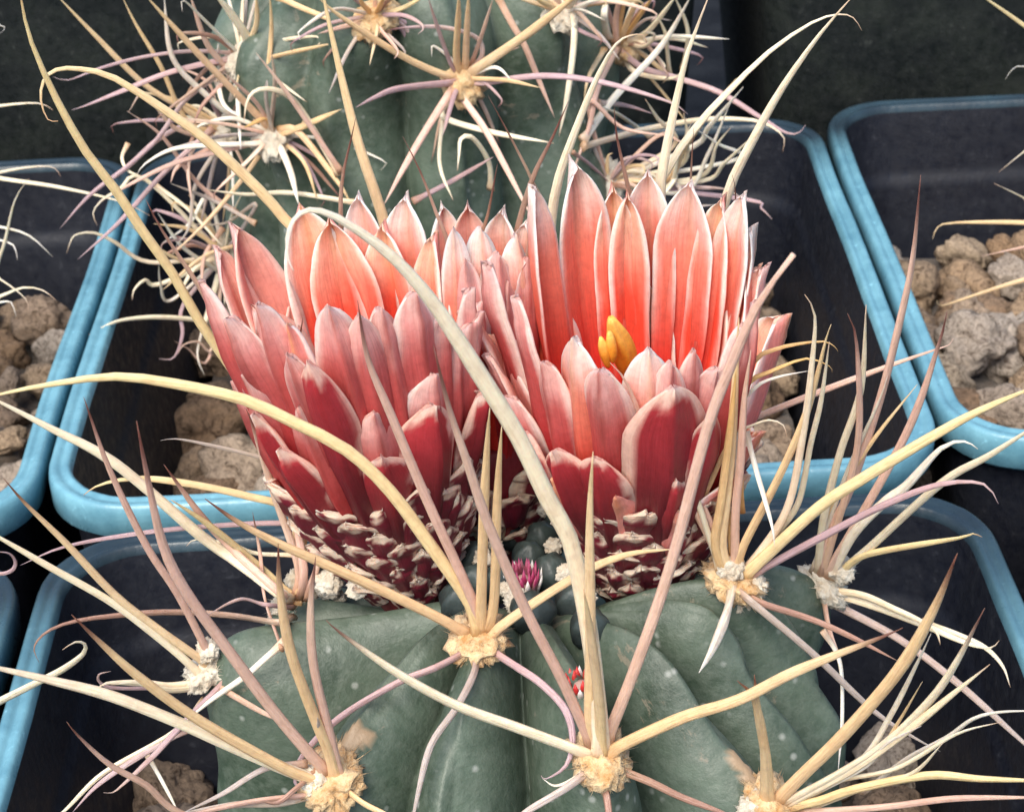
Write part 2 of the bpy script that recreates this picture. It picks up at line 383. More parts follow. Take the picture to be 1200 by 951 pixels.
def spine(parent, pts3, width, cl, dark=True, tip=.12, blunt=False):
    C = catmull(pts3, 26); n = len(C); L = np.concatenate([[0], np.cumsum(np.linalg.norm(np.diff(C, axis=0), axis=1))]); L /= L[-1]
    T = np.gradient(C, axis=0); T /= np.linalg.norm(T, axis=1)[:, None]+1e-9
    col = np.array(CL[cl])*(RS.uniform(.9, 1.06) if cl != 'e' else 1); col2 = lerp(col, CL[RS.choice('cpt')], RS.uniform(.1, .35)) if cl != 'e' else lerp(col, CL['y'], .35)
    tipc = np.array((.13, .03, .03)) if dark else col*.8
    ref = np.array([RS.uniform(-.5, .5), -1.0, RS.uniform(-.2, .6)]); K = 10; V = []; Fc = []; Cc = []; UVs = []
    tw = RS.uniform(-.5, .5); ln = np.linalg.norm(np.diff(C, axis=0), axis=1).sum(); w0 = width/2; ph = RS.uniform(0, 9)
    for i in range(n):
        s = L[i]; t = T[i]; a = np.cross(t, ref); a /= np.linalg.norm(a)+1e-9; b = np.cross(a, t)
        w = w0*(1.05-.28*s)*(1 if s < .62 else max(0, 1-((s-.62)/.38)**(1.5 if not blunt else 4))**.8)
        if i == n-1: w = w0*(.06 if not blunt else .4)
        w = max(w, w0*(.06 if not blunt else .4))
        if s*ln < .14: w *= 1+.5*(1-s*ln/.14)
        w *= 1+.018*math.sin(s*ln*5+ph)
        an = tw*s
        for k in range(K):
            q = 2*math.pi*k/K+an; gr = 1-.16*max(0, math.sin(q-an))**6
            V.append(C[i]+a*math.cos(q)*w+b*math.sin(q)*w*.62*gr); UVs.append((k/K+ph, s*ln))
            c = lerp(col, col2, .5+.5*math.sin(s*4+ph))
            if s*ln < .22: c = lerp(c, (.42, .20, .07), .65*(1-s*ln/.22))
            if dark: c = lerp(c, tipc, float(sstep(1-tip*1.8, 1-tip*.3, s))*.93)
            elif cl in 'yc': c = lerp(c, (.60, .22, .10), float(sstep(.93, .99, s))*.6)
            Cc.append(c)
    for i in range(n-1):
        for k in range(K): k2 = (k+1) % K; Fc.append((i*K+k, i*K+k2, (i+1)*K+k2, (i+1)*K+k))
    Fc.append(tuple(range(K))[::-1]); Fc.append(tuple((n-1)*K+k for k in range(K)))
    return mesh('spine', V, Fc, M_SP, parent, cols=Cc, uvs=UVs)
def spine_px(parent, base3, spec, y0, over=None, root=None):
    """spec: 'class width k  x,y x,y ...' : places measured on the photo; k = how far (cm) the tip leans towards the viewer"""
    w = spec.split(); cl, wd, k = w[0], float(w[1]), float(w[2]); pts = [tuple(map(float, p.split(','))) for p in w[3:]]
    dark = cl[-1] == '+'; blunt = cl[-1] == '_'; cl = cl[0]
    seg = [0]
    for i in range(1, len(pts)): seg.append(seg[-1]+math.hypot(pts[i][0]-pts[i-1][0], pts[i][1]-pts[i-1][1]))
    P = [py(p[0], p[1], y0-k*seg[i]/seg[-1]) for i, p in enumerate(pts)]
    if over is not None:           # a spine lies over the ribs, never through them
        for i, p in enumerate(pts):
            H = over.hit(p[0], p[1], .22)
            if not over.miss and depth(P[i]) > depth(H): P[i] = np.array(H)
    if base3 is not None: P[0] = lerp(P[0], base3, .6)
    if root is not None: P.insert(0, np.array(root))
    Z = depth(P[0])
    return spine(parent, P, wd*Z/F*1.08, cl, dark, blunt=blunt)
def areole(parent, P, nrm, size, seed, mat=None, wool=170, elong=1.25):
    """woolly pad with a lumpy surface and a fringe of felt"""
    rnd = random.Random(seed); bm = bmesh.new(); bmesh.ops.create_icosphere(bm, subdivisions=4, radius=1)
    nrm = np.array(nrm)/np.linalg.norm(nrm); up = np.array([0, 0, 1.]); a = np.cross(up, nrm); a /= np.linalg.norm(a)+1e-9; b = np.cross(nrm, a)
    V = []
    for v in bm.verts:
        p = v.co; d = 1+noise.noise(p*2.2+Vector((seed, 0, 0)))*.4+abs(noise.noise(p*6.5+Vector((seed, 3, 0))))*.5+noise.noise(p*15)*.12
        V.append(P+(a*p.x+b*p.y*elong+nrm*p.z*.6)*d*size*.80)
    Fc = [tuple(x.index for x in f.verts) for f in bm.faces]; bm.free()
    for k in range(wool):
        q = np.array([rnd.gauss(0, 1), rnd.gauss(0, 1), rnd.gauss(.2, .6)]); q /= np.linalg.norm(q)
        d = a*q[0]+b*q[1]*elong+nrm*abs(q[2])*.6; o = P+d*size*.75; l = size*rnd.uniform(.12, .5); w = size*.03
        e1 = np.cross(d, nrm)+a*.1; e1 /= np.linalg.norm(e1); e2 = np.cross(e1, d); e2 /= np.linalg.norm(e2)
        dd = d/np.linalg.norm(d)+np.array([rnd.uniform(-.5, .5) for _ in range(3)]); i = len(V)
        for kk in range(3): V.append(o+(e1*math.cos(kk*2.09)+e2*math.sin(kk*2.09))*w)
        V.append(o+dd*l); Fc += [(i, i+1, i+3), (i+1, i+2, i+3), (i+2, i, i+3)]
    return mesh('areole', V, Fc, mat or M_WOOL, parent)

# ---------------------------------------------------------------- the flowering cactus in front
CB = np.array([-.02, 14.5, RIM-1.2]); tmp = Body(CB, 2.8, 3.6, 3.0, [0.0])
AP = {}
for k_, uv in dict(A=(560, 748), B=(703, 888), C=(860, 682), D=(390, 912), E=(344, 705), F=(905, 945), G=(966, 688), H=(243, 785)).items():
    AP[k_] = tmp.hit(*uv)
AP['G'] = py(966, 688, 15.0); AP['E'] = py(344, 705, 15.1); AP['H'] = py(243, 785, 14.2)
ridges = [tmp.az(AP[k]) for k in 'ABCDEFGH']
ridges += [rad(-24), rad(38), rad(75), rad(115), rad(150)]
rs_ = []
for x in sorted(ridges):
    if not rs_ or x-rs_[-1] > .17: rs_.append(x)
front = empty('flowering_cactus', (CB[0], CB[1], RIM-2.8))
tag(front, 'green ribbed cactus with two red and pink flowers and long cream hooked spines', 'cactus')
def scar_at(b, u, v, r): return (b.hit(u, v, 0), r)
fb = Body(CB, 2.8, 3.6, 3.0, rs_, AP.values(), G=1.5, rb=.22, seed=3, dip=(.1, 15.5, 1.9, 1.15, 1.1))
fb.build('body', front, 420, 200, scars=[scar_at(tmp, 432, 866, .12), scar_at(tmp, 446, 860, .08), scar_at(tmp, 418, 876, .10), scar_at(tmp, 862, 888, .13), scar_at(tmp, 876, 905, .12), scar_at(tmp, 888, 920, .12)])
AP['BL'] = np.array([-1.6, 16.3, RIM+2.0]); AP['BR'] = np.array([1.6, 16.4, RIM+2.0]); AP['BC'] = np.array([.2, 17.0, RIM+2.0])
AO = {}
for i, (k_, P) in enumerate(AP.items()):
    n_ = P-(CB+np.array([0, 0, -1.5])); n_[1] -= .6
    AO[k_] = areole(front, P, n_, dict(A=.235, B=.23, C=.24, D=.25, F=.25, G=.21, E=.2, H=.2).get(k_, .2), i+1,
                    mat=M_WOOLW if k_ in 'EGH' else M_WOOL)
# a second lobe of white felt beside some areoles
for (k_, u, v, s_) in (('C', 880, 688, .13), ('C', 856, 664, .12), ('E', 346, 680, .10), ('E', 350, 722, .10), ('G', 986, 668, .12), ('H', 243, 762, .1), ('D', 372, 915, .14), ('F', 885, 948, .15), ('C', 868, 706, .10), ('E', 384, 688, .11), ('E', 398, 700, .06)):
    P = py(u, v, AP[k_][1]-.05); w_ = areole(AO[k_], P, (0, -1, .6), s_, int(u), M_WOOLW, 40, 1.1); w_.name = 'felt_tuft'
SPINES = {
'A': '''y 14 0.9  562,744 551,707 501,634 457,575 406,527 343,494 286,468 202,449 135,441 67,449 0,462 -40,480
p+ 11 0.75  560,738 554,704 501,587 457,483 431,420 419,352
t 11.5 0.8  565,738 564,701 567,600 571,520 574,478
t 11 0.7  575,735 579,704 583,578 588,499
t+ 13 0.5  545,742 507,720 406,672 330,638 280,612 240,584
t 11 0.6  575,745 620,710 686,669 737,649 790,643
v 9.5 0.3  545,768 510,782 467,799 400,839 358,880 346,905 350,925 372,932
g 9 0.2  557,780 555,790 535,829 505,873 489,934 480,980
v 9.5 0.3  578,765 607,782 636,802 663,832 671,866 663,897 640,912 634,908''',
'B': '''e 18.5 1.4  704,882 704,860 694,765 683,697 667,630 642,584 607,511 560,435 515,365 478,319 442,286 393,254 362,246 344,258 336,280 338,304 344,317
p+ 11.5 1.0  690,868 660,799 616,714 573,616 551,552 526,477 508,405
t 12 0.8  697,868 691,839 692,740 691,640 692,578 695,529
y 13 .9  706,880 702,820 692,740 684,690
p_ 12.5 1.2  712,862 738,799 771,708 795,630 828,505 853,436 888,357 930,298
c+ 13.5 0.5  690,884 670,876 603,851 535,826 467,789 400,742 382,726
t+ 14 1.0  715,884 724,875 798,841 867,819 935,785 1036,745 1058,735
g 10 0.3  692,905 660,925 615,952 590,975
b 9.5 0.3  715,900 760,915 800,934 870,960
b 9 0.3  705,910 712,940 716,980
w 4 0.1  683,902 668,914 650,920 636,912''',
'C': '''t 11 0.5  856,672 846,640 852,580 857,522 861,455 866,372
o 10 0.5  848,672 838,640 846,580 856,500 863,430
p 10 0.5  862,668 862,600 868,540 872,470 880,410
t 11 0.6  866,664 871,640 911,562 941,495 958,438 968,397 974,380
c 9 0.7  880,664 921,599 941,508 951,431 955,370 943,345
y 13.5 1.2  872,676 904,645 960,594 1002,566 1086,515 1150,480 1230,446
v 9 0.9  885,672 955,633 1035,592 1103,567 1153,567 1170,590
w 15 0.7  857,697 852,718 844,740 832,766 819,788
g 9 0.5  870,698 878,703 952,765 1023,832 1070,863 1102,880
b 8.5 0.4  878,700 891,706 950,725 996,745 1052,774
w 6.5 0.4  874,505 886,550 904,613 908,640
o 7 0.2  858,640 850,560 858,490 875,450 901,436 945,420 972,429 975,436
o 7 0.2  868,600 868,480 882,425 906,410 935,403 965,400 978,406 982,412
w 6 0.2  862,620 866,490 884,455 910,442 950,434
c 5 0.2  832,600 826,530 845,512 877,500 901,492 918,498 922,512
c 7 0.4  905,630 935,590 950,520 962,470 972,400
t 6 0.2  815,600 835,560 850,520 856,470
c 7 0.3  835,660 822,600 808,560 800,530
p 8 0.2  850,660 836,620 818,580 790,520
p 8 0.5  840,655 815,600 770,530 735,450 715,425''',
'G': '''c 9 0.9  955,664 965,609 985,529 1009,455 1015,357
p+ 8.5 0.9  960,668 975,633 1005,522 1004,404 993,367
p+ 10.5 0.9  962,668 975,620 998,569 1032,465 1056,370 1070,300 1079,205
p+ 10 0.9  965,668 988,640 1062,508 1099,407 1110,365
w 11 0.9  975,668 1002,623 1040,585 1062,569 1103,525 1130,517 1146,526
c 11 0.9  985,668 1015,645 1103,566 1160,533 1230,488
y 9 0.6  985,672 1003,655 1035,645 1124,630 1140,625 1151,629
g 9 0.5  972,704 979,708 1053,748 1121,799 1200,870 1240,905
c 9.5 0.5  968,692 1010,697 1045,712 1080,728 1097,740 1102,755
c 8.5 0.5  970,694 1030,712 1090,735 1130,752 1160,759 1171,750
c 6 0.5  1080,728 1120,742 1154,758 1175,780 1184,805
w 5.5 0.2  964,738 984,775 987,839 982,905
w 6 0.5  945,660 990,560 1030,470 1040,440
t 6 0.5  950,660 970,600 1020,520 1075,450
p 7 0.2  964,700 972,738 985,770''',
'F': '''t+ 16 1.2  911,936 945,903 989,860 1053,785 1094,714 1122,648
t+ 12 0.7  900,936 899,900 896,876 884,819 864,797
t+ 11 0.7  893,936 896,880 889,839 884,790
c+ 12 1.0  922,940 980,908 1036,872 1090,820 1121,775 1154,712
c 10 0.9  925,942 1000,900 1070,850 1120,810 1160,778
w 7 0.7  940,940 1006,893 1043,839 1077,772 1091,742
y 12 1.0  928,946 960,938 1002,924 1087,908 1150,912 1240,915
p 9 0.8  950,955 1036,945 1121,935 1240,934
w 6.5 0.6  1010,930 1060,890 1110,863 1140,842 1171,834 1225,832
t 6 0.7  960,935 1020,890 1050,850 1081,798
c 7 0.7  965,950 1020,920 1070,905 1107,868
c 7 0.6  930,940 980,915 1050,900 1120,860 1175,845
w 6 0.6  940,940 1010,900 1040,870 1080,850''',
'D': '''t+ 12.5 0.9  396,915 385,880 371,846 341,765 328,690 326,637
p+ 11.5 0.8  402,910 388,866 368,782 364,714 370,652
p+ 12.5 0.9  385,905 365,885 320,832 270,765 216,690 190,635 172,555 160,493
t+ 13.5 0.9  380,918 344,905 236,845 162,792 115,750 84,720
c 14 0.9  378,922 338,902 270,873 209,846 130,815 61,797 0,783 -50,772
g 9 0.4  372,935 330,940 280,942 216,951
g 7 0.3  345,885 311,900 260,930 216,951
b 7 0.3  365,895 345,925 325,940 305,938
t 9 0.3  405,925 425,940 450,953 480,968
g 8 0.3  388,885 376,862 372,840
p 8 0.5  378,938 300,938 236,951 200,956
p+ 8 0.8  300,985 209,951 172,920 128,895 92,862 78,845''',
'E': '''c 13 0.7  342,704 324,692 270,652 236,628 134,542 60,502 0,471 -30,458
p+ 9 0.6  340,702 326,692 269,640 235,603 192,544
y 9 0.4  352,640 336,596 290,581 235,569 180,561 141,562 112,570 98,580
g 5 0.3  350,550 299,534 235,519 205,514 188,516
v 6 0.3  350,625 336,613 250,616 168,624 77,640 24,662
p+ 9.5 0.8  357,700 356,666 348,609 343,515 345,440 355,372
p+ 9 0.6  350,695 349,660 321,578 293,489 286,478
b 9.5 0.5  340,732 327,729 280,722 236,718 190,717 135,721 90,727 60,737 44,750 40,762 46,776
v 6 0.3  345,715 310,708 280,702 240,722
p+ 6 0.3  330,760 310,700 305,650 296,600
c 5 0.2  350,650 300,648 270,637 230,632 218,640
y 9 0.6  345,700 300,660 245,615 200,585
t 8 0.5  350,710 356,640 352,560 346,500
p 7 0.3  362,700 372,660 368,610 374,560''',
'H': '''p+ 8.5 0.6  255,775 209,697 172,640 128,549 98,465
c 9.5 0.6  245,788 236,790 200,758 135,708 60,665 0,630 -40,608
t+ 9 0.6  247,782 243,778 190,740 135,697 77,636 30,590 4,560
c 9 0.4  243,804 200,803 169,800 125,800 114,808
c 8 0.5  246,812 200,808 160,800 130,802
v 5 0.3  200,815 140,806 118,800 116,790 130,786
c 9 0.9  -20,832 0,821 40,801 75,783 98,765 99,754 88,752 73,761
w 7.5 0.4  334,751 310,772 287,792 250,818 216,846
v 7.5 0.5  287,792 216,846 180,885 145,918 132,928 121,928
c 7 0.5  240,835 203,858 122,905 74,951 40,975
v 7 0.5  230,850 190,870 120,915 85,951
w 6 0.3  172,883 190,915 209,951
v 5 0.3  -20,668 0,672 14,668 18,658 10,648 -10,646
p 8 0.4  260,812 300,830 340,850''',
'BL': '''y 11.5 1.4  393,565 320,505 280,444 234,377 202,320 168,272 135,222 101,178 67,118 37,50 25,0 24,-30
y 12 1.0  393,565 380,400 356,290 333,256 303,222 246,168 202,135 135,92 94,81 66,82 51,95 48,118 56,140 68,142
p+ 9 0.7  330,480 270,400 236,340 190,270 171,234
b+ 7 0.5  400,450 400,300 400,219 411,165 417,138
p+ 6 0.5  540,420 528,300 511,249 492,200 472,160''',
'BC': '''y 14 0.6  540,500 470,330 447,249 420,168 400,90 380,0 374,-40
c 12 0.7  626,535 640,350 650,230 679,141 703,84 722,52 738,42 753,41 758,50
b+ 8 0.6  590,400 600,300 622,215 648,160 666,119
b+ 5 0.5  640,400 640,260 625,215 602,168 572,112
b+ 6 0.5  560,420 560,300 572,250 583,192
p+ 7 0.9  600,420 612,340 622,270 624,238
t 11 0.6  626,535 600,480 590,420''',
'BR': '''c 12 0.7  807,560 780,400 774,240 778,190 800,84 812,45 832,-8
c 12.5 0.8  807,560 830,350 850,235 884,161 918,101 961,40 1000,-5
c 9 0.6  800,500 770,260 782,200 815,150 850,111 901,61 951,27 982,17 1000,21 1010,36
b+ 7.5 0.7  765,400 755,300 743,249 723,161 720,126
b+ 5 0.6  840,400 856,300 862,230 858,205
b+ 5 0.6  806,400 808,280 810,200 813,150
p 8 0.3  807,560 850,505 864,498 945,465 1035,431 1095,410 1112,404 1117,396''',
}
for k_, txt in SPINES.items():
    for ln_ in txt.strip().split('\n'):
        w_ = ln_.split(); p0 = tuple(map(float, w_[3].split(',')))
        # spines whose first measured point is at their areole are seated on it
        b_ = AP[k_]; pr = py(*p0, b_[1]); near = np.linalg.norm(pr-b_) < .45
        spine_px(AO[k_], (b_*.55+pr*.45) if near else None, ln_, b_[1]-.05, tmp if len(k_) == 1 else None, b_ if (len(k_) == 2 and not near) else None)

# ---------------------------------------------------------------- flowers
def tube_r(h): return float(np.interp(h, [-.3, 0, .3, .6, 1.0, 1.5, 2.0, 3.0], [.22, .30, .44, .56, .69, .82, .95, 1.1]))
class Flower:
    def __init__(s, parent, base, axis, label, seed):
        s.o = np.array(base, float); a = np.array(axis, float); s.a = a/np.linalg.norm(a)
        e1 = np.cross(np.array([0, 1., 0]), s.a); s.e1 = e1/np.linalg.norm(e1); s.e2 = np.cross(s.a, s.e1); s.rnd = random.Random(seed)
        # receptacle: outer tube that turns in and forms the floor of the cup
        hs = [-.35, -.1, .1, .3, .6, .9, 1.2, 1.45, 1.5, 1.35, 1.1, .95]; sc = [1, 1, 1, 1, 1, 1, 1, 1, .93, .86, .6, .02]
        V = []; C = []; N = 48
        for h, k in zip(hs, sc):
            for i in range(N):
                q = 2*math.pi*i/N; r = tube_r(h)*k*(.97+.03*math.sin(q*7+h*9)); V.append(s.P(q, r, h)); C.append((.20, .02, .03) if k > .9 else (.55, .04, .02))
        Fc = []
        for j in range(len(hs)-1):
            for i in range(N): i2 = (i+1) % N; Fc.append((j*N+i, j*N+i2, (j+1)*N+i2, (j+1)*N+i))
        Fc.append(tuple((len(hs)-1)*N+i for i in range(N)))
        s.ob = mesh('flower', V, Fc, M_PET, parent, cols=C, uvs=[(v[0], v[2]) for v in V]); tag(s.ob, label)
    def P(s, q, r, h): return s.o+s.e1*(r*math.cos(q))+s.e2*(r*math.sin(q))+s.a*h
    def solve(s, u, v, r, side):
        d = ray(u, v); o = CAM-s.o; D = np.array([d@s.e1, d@s.e2, d@s.a]); O = np.array([o@s.e1, o@s.e2, o@s.a])
        A = D[0]**2+D[1]**2; B = O[0]*D[0]+O[1]*D[1]; C = O[0]**2+O[1]**2-r*r; disc = B*B-A*C
        t = (-B+(math.sqrt(disc) if side == 'b' else -math.sqrt(disc)))/A if disc > 0 else -B/A
        X = O+D*t; return math.atan2(X[1], X[0]), math.hypot(X[0], X[1]), X[2]
    def petal(s, q, rt, ht, w, kind, hb=None, dq=0, curl=0, name='petal', bulge=0., point=.3):
        """q azimuth of tip, rt tip radius, ht tip height, w full width in cm"""
        R = s.rnd; hb = (max(.95, ht*.3) if hb is None else hb); NS, NQ = (22, 12) if w > .18 else (10, 6)
        V = []; C = []; UVs = []; sc = rt/tube_r(ht); ph = R.uniform(0, 9); keel = R.uniform(.06, .2) if kind != 'scale' else .03; tw = R.uniform(-.25, .25); L = ht-hb
        base0 = {'low': 1.04, 'scale': 1.03, 'in': .86}.get(kind, .90)
        marg = R.uniform(.9, 1.1)
        for side in (1, -1):
            for i in range(NS+1):
                t = 1-(1-i/NS)**1.7
                if t < .70: pr = (.66+.34*math.sin(math.pi/2*t/.70))
                else: x = min(1.0, (t-.70)/.30); pr = (1-x**2.4)**.55*(1-point)+(1-x**1.5)*point
                pr = max(pr, .05); hw = w/2*pr*(1+.07*noise.noise(Vector((t*5+ph, q*7, 0)))+.025*noise.noise(Vector((t*19+ph, q, 2))))
                h = hb+L*t; r = tube_r(h)*(base0+(sc-base0)*t**1.1)+bulge*math.sin(math.pi*t)+curl*sstep(.6, 1, t)
                qc = q-dq*(1-t)
                for j in range(NQ+1):
                    z = -1+2*j/NQ
                    lat = hw*z; fr = min(hw, .4)
                    off = -(abs(z)**1.6)*hw*(.38+.12*math.sin(ph))+keel*(1-abs(z))**2*min(1, t*2)*w*1.3
                    off += math.sin(z*9+ph+t*3)*.006+tw*z*hw*t+noise.noise(Vector((z*1.3+ph, t*3, q)))*.045*(t+.2)
                    th = (.024*(1-abs(z)**4)+.009)*(1 if t < .9 else .6)
                    rr = r+off+(th if side > 0 else -th)
                    X = s.P(qc, rr, h+noise.noise(Vector((z*2, ph, t*2)))*.02-(.06*t*abs(z) if t > .6 else 0))
                    tang = -s.e1*math.sin(qc)+s.e2*math.cos(qc); V.append(X+tang*lat); UVs.append((z*.5+ph, t*L))
                    nzv = noise.noise(Vector((z*3+ph, t*6, q*3)))
                    m_ = sstep(.74, .98, abs(z)*marg+nzv*.12+.25*max(0, t-.7)); tipf = sstep(.72, 1, t+nzv*.08)
                    if kind == 'in':
                        if side < 0: c = lerp((.62, .015, .01), (.84, .07, .035), sstep(.15, .5, t)); c = lerp(c, (.92, .50, .35), sstep(.55, .95, t+nzv*.1)); c = lerp(c, (.96, .84, .74), m_*sstep(.25, .7, t)*.85)
                        else: c = lerp((.50, .04, .04), (.80, .28, .24), sstep(.1, .7, t)); c = lerp(c, (.93, .74, .68), m_*.85)
                        c = lerp(c, (.66, .28, .12), (1-sstep(0, .3, abs(z)))*sstep(.6, .92, t)*.7)
                    elif kind == 'mid':
                        c = lerp((.42, .015, .02), (.60, .125, .115), sstep(.25, .9, t)); c = lerp(c, (.93, .70, .62), max(m_*.9*sstep(.1, .5, t), tipf*.55))
                        c = lerp(c, (.30, .05, .045), (1-sstep(.02, .2, abs(z+nzv*.2)))*sstep(.3, .75, t)*.75)
                        if side < 0: c = lerp(c, (.85, .40, .30), .5)
                    elif kind == 'pale':
                        c = lerp((.64, .025, .015), (.84, .24, .16), sstep(.25, .85, t)); c = lerp(c, (.95, .84, .76), max(m_, tipf*.75)*sstep(.35, .75, t)); c = lerp(c, (.52, .26, .16), (1-sstep(.03, .25, abs(z)))*sstep(.6, .9, t)*.6)
                    elif kind == 'low':
                        ed = max(sstep(.74, .86, abs(z)*marg+nzv*.3), sstep(.91, .965, t+nzv*.07+abs(z)*.03)); c = lerp(lerp((.10, .008, .015), (.42, .035, .045), sstep(.1, .95, t)), (.84, .52, .42), ed)
                        if side < 0: c = lerp(c, (.75, .25, .2), .5)
                    else:
                        ed = max(sstep(.62, .78, abs(z)*marg+nzv*.5), sstep(.74, .86, t+nzv*.35)); c = lerp(lerp((.12, .01, .022), (.20, .015, .03), t), (.84, .62, .47), ed*.95)
                    C.append(np.clip(c, 0, 1))
        M = (NS+1)*(NQ+1); Fc = []; w1 = NQ+1
        for i in range(NS):
            for j in range(NQ):
                a = i*w1+j; Fc.append((a, a+1, a+1+w1, a+w1)); Fc.append((M+a, M+a+w1, M+a+1+w1, M+a+1))
        for i in range(NS):
            a = i*w1; Fc.append((a, a+w1, M+a+w1, M+a)); a += NQ; Fc.append((a, M+a, M+a+w1, a+w1))
        for j in range(NQ): a = NS*w1+j; Fc.append((a, a+1, M+a+1, M+a))
        return mesh(name, V, Fc, M_PET, s.ob, cols=C, uvs=UVs)
    def px(s, u, v, r, side, wpx, kind, **k):
        q, rt, ht = s.solve(u, v, r, side); Z = depth(s.P(q, rt, ht))
        if kind == 'low':
            for _ in range(3): q, rt, ht = s.solve(u, v, tube_r(ht)*1.13, side)
        return s.petal(q, rt, ht, wpx*Z/F*(1.12 if kind != 'low' else .98), kind, **k)
    def scales(s, n, h0, h1, seed):
        R = random.Random(seed); GA = math.pi*(3-5**.5)
        for i in range(n):
            t = i/(n-1); h = h0+(h1-h0)*t**.85; q = i*GA+seed
            ht = h+.26+.30*t; s.petal(q, tube_r(ht)*1.11, ht, .22+.30*t, 'scale', hb=h-.04, name='scale', point=.35, curl=R.uniform(-.03, .02), dq=R.uniform(-.12, .12))
dbg = []
O1 = py(482, 692, 14.95); O2 = py(752, 690, 15.05)
f1 = Flower(front, O1, (-.14, -.03, 1), 'left flower with pink outer petals, partly behind a thick hooked spine', 1)
f3 = Flower(front, py(572, 645, 16.0), (.0, .0, 1), 'third bloom, half open and tucked behind in the gap between the two large flowers', 3)
f2 = Flower(front, O2, (.0, -.10, 1), 'right flower, open with glowing red inside and an orange stigma', 2)
# measured petal tips: x, y, radius of the cup there, back/front of the cup, width in photo pixels, kind
for r_ in '''277 263 1.02 b 60 mid
256 287 1.10 b 42 mid
237 325 1.12 f 52 mid
352 240 1.00 b 78 in
385 256 .86 b 74 in
418 226 1.10 b 56 pale
472 228 1.12 b 62 pale
446 262 .92 b 56 in
502 275 .95 b 50 in
272 366 1.14 f 62 mid
305 350 1.0 f 50 mid
384 352 1.06 f 64 mid
417 362 1.12 f 56 mid
441 355 1.02 f 56 mid
479 338 1.08 f 68 mid
338 410 1.16 f 50 mid
338 376 .95 f 40 in
512 360 1.06 f 50 mid
546 335 1.12 f 32 mid
557 365 1.15 f 40 mid
530 400 1.05 f 44 mid
292 430 1.12 f 44 mid'''.split('\n'):
    a_ = r_.split(); f1.px(float(a_[0]), float(a_[1]), float(a_[2]), a_[3], float(a_[4]), a_[5], point=.15)
for u, v, r, w, hb in ((360, 418, 1.14, 66, 1.0), (500, 468, 1.04, 88, .95), (444, 528, .86, 82, .45), (560, 455, 1.08, 44, 1.1), (330, 520, .98, 62, .7), (300, 480, 1.12, 40, .9)):
    f1.px(u, v, r, 'f', w, 'low', hb=max(hb, .92), point=.5)
for k in range(13): f1.petal(k*2*math.pi/13+.1, 1.04-.2*max(0, -math.cos(k*2*math.pi/13+.1)), 2.6+.12*math.sin(k*1.7), .66, 'mid', hb=.7, point=.15)
f1.scales(96, .02, 1.12, .4)
for r_ in '''519 238 .80 b 46 pale
548 238 .75 b 52 mid
588 243 .72 b 62 pale
616 256 .80 b 52 pale
532 262 .72 f 40 pale
562 262 .62 f 50 pale
602 272 .72 f 48 pale
580 290 .78 f 48 mid
545 300 .80 f 44 mid
616 300 .80 f 44 mid
592 325 .85 f 40 mid'''.split('\n'):
    a_ = r_.split(); f3.px(float(a_[0]), float(a_[1]), float(a_[2]), a_[3], float(a_[4]), a_[5], point=.15)
f3.scales(30, .1, .95, 2.0)
for r_ in '''628 217 .96 b 50 pale
675 189 1.04 b 64 pale
719 217 .98 b 50 in
735 224 .92 b 44 in
759 200 1.06 b 62 pale
808 211 1.00 b 66 pale
842 232 1.05 b 50 in
868 226 1.10 b 54 pale
877 265 1.14 b 46 pale
893 310 1.16 b 40 mid
574 305 1.12 f 34 mid
608 343 1.04 f 52 mid
557 372 1.18 f 36 mid
868 374 1.10 f 52 mid
850 330 1.08 b 46 in
884 350 1.18 f 34 mid
675 391 .95 f 66 pale
704 427 1.10 f 70 mid
760 405 .92 f 66 pale
812 406 .98 f 46 mid
786 420 1.05 f 46 mid
572 412 1.22 f 36 mid
640 420 1.02 f 48 mid
835 425 1.05 f 44 mid
598 460 1.12 f 40 mid'''.split('\n'):
    a_ = r_.split(); f2.px(float(a_[0]), float(a_[1]), float(a_[2]), a_[3], float(a_[4]), a_[5], point=.15)
for u, v, r, w, hb in ((787, 446, 1.10, 110, .95), (655, 520, .98, 70, .7), (697, 530, .92, 76, .55), (790, 555, .86, 62, .5), (836, 480, 1.08, 60, .9), (612, 500, 1.05, 48, .8)):
    f2.px(u, v, r, 'f', w, 'low', hb=max(hb, .92), point=.5)
for k in range(13):
    q_ = k*2*math.pi/13+.1; f2.petal(q_, 1.1 if math.sin(q_) > -.2 else .95, (2.7 if math.sin(q_) > -.2 else 1.8)+.12*math.sin(k*1.7), .68, 'in', hb=.7, point=.15)
f2.scales(96, .02, 1.12, 1.4)
def blob(name, parent, c, ax, l, w, col, seed, mat=None, lob=0, col2=None):
    """elongated lumpy body"""
    a = np.array(ax, float); a /= np.linalg.norm(a); e1 = np.cross((.1, 1, .2), a); e1 /= np.linalg.norm(e1); e2 = np.cross(a, e1); V = []; Fc = []; C = []; N, K = 14, 20
    for i in range(N+1):
        t = i/N; r = w*math.sin(math.pi*(.04+.93*t))**.6
        for k in range(K):
            q = 2*math.pi*k/K; rr = r*(1+lob*math.sin(q*5+t*2))*(1+.18*noise.noise(Vector((math.cos(q)*1.5, math.sin(q)*1.5, t*3+seed)))); V.append(np.array(c)+a*l*t+(e1*math.cos(q)+e2*math.sin(q))*rr)
            C.append(lerp(col, col2 if col2 is not None else col, sstep(.4, 1, t)))
    for i in range(N):
        for k in range(K): k2 = (k+1) % K; Fc.append((i*K+k, i*K+k2, (i+1)*K+k2, (i+1)*K+k))
    Fc += [tuple(range(K))[::-1], tuple(N*K+k for k in range(K))]
    return mesh(name, V, Fc, mat or M_VC, parent, cols=C)
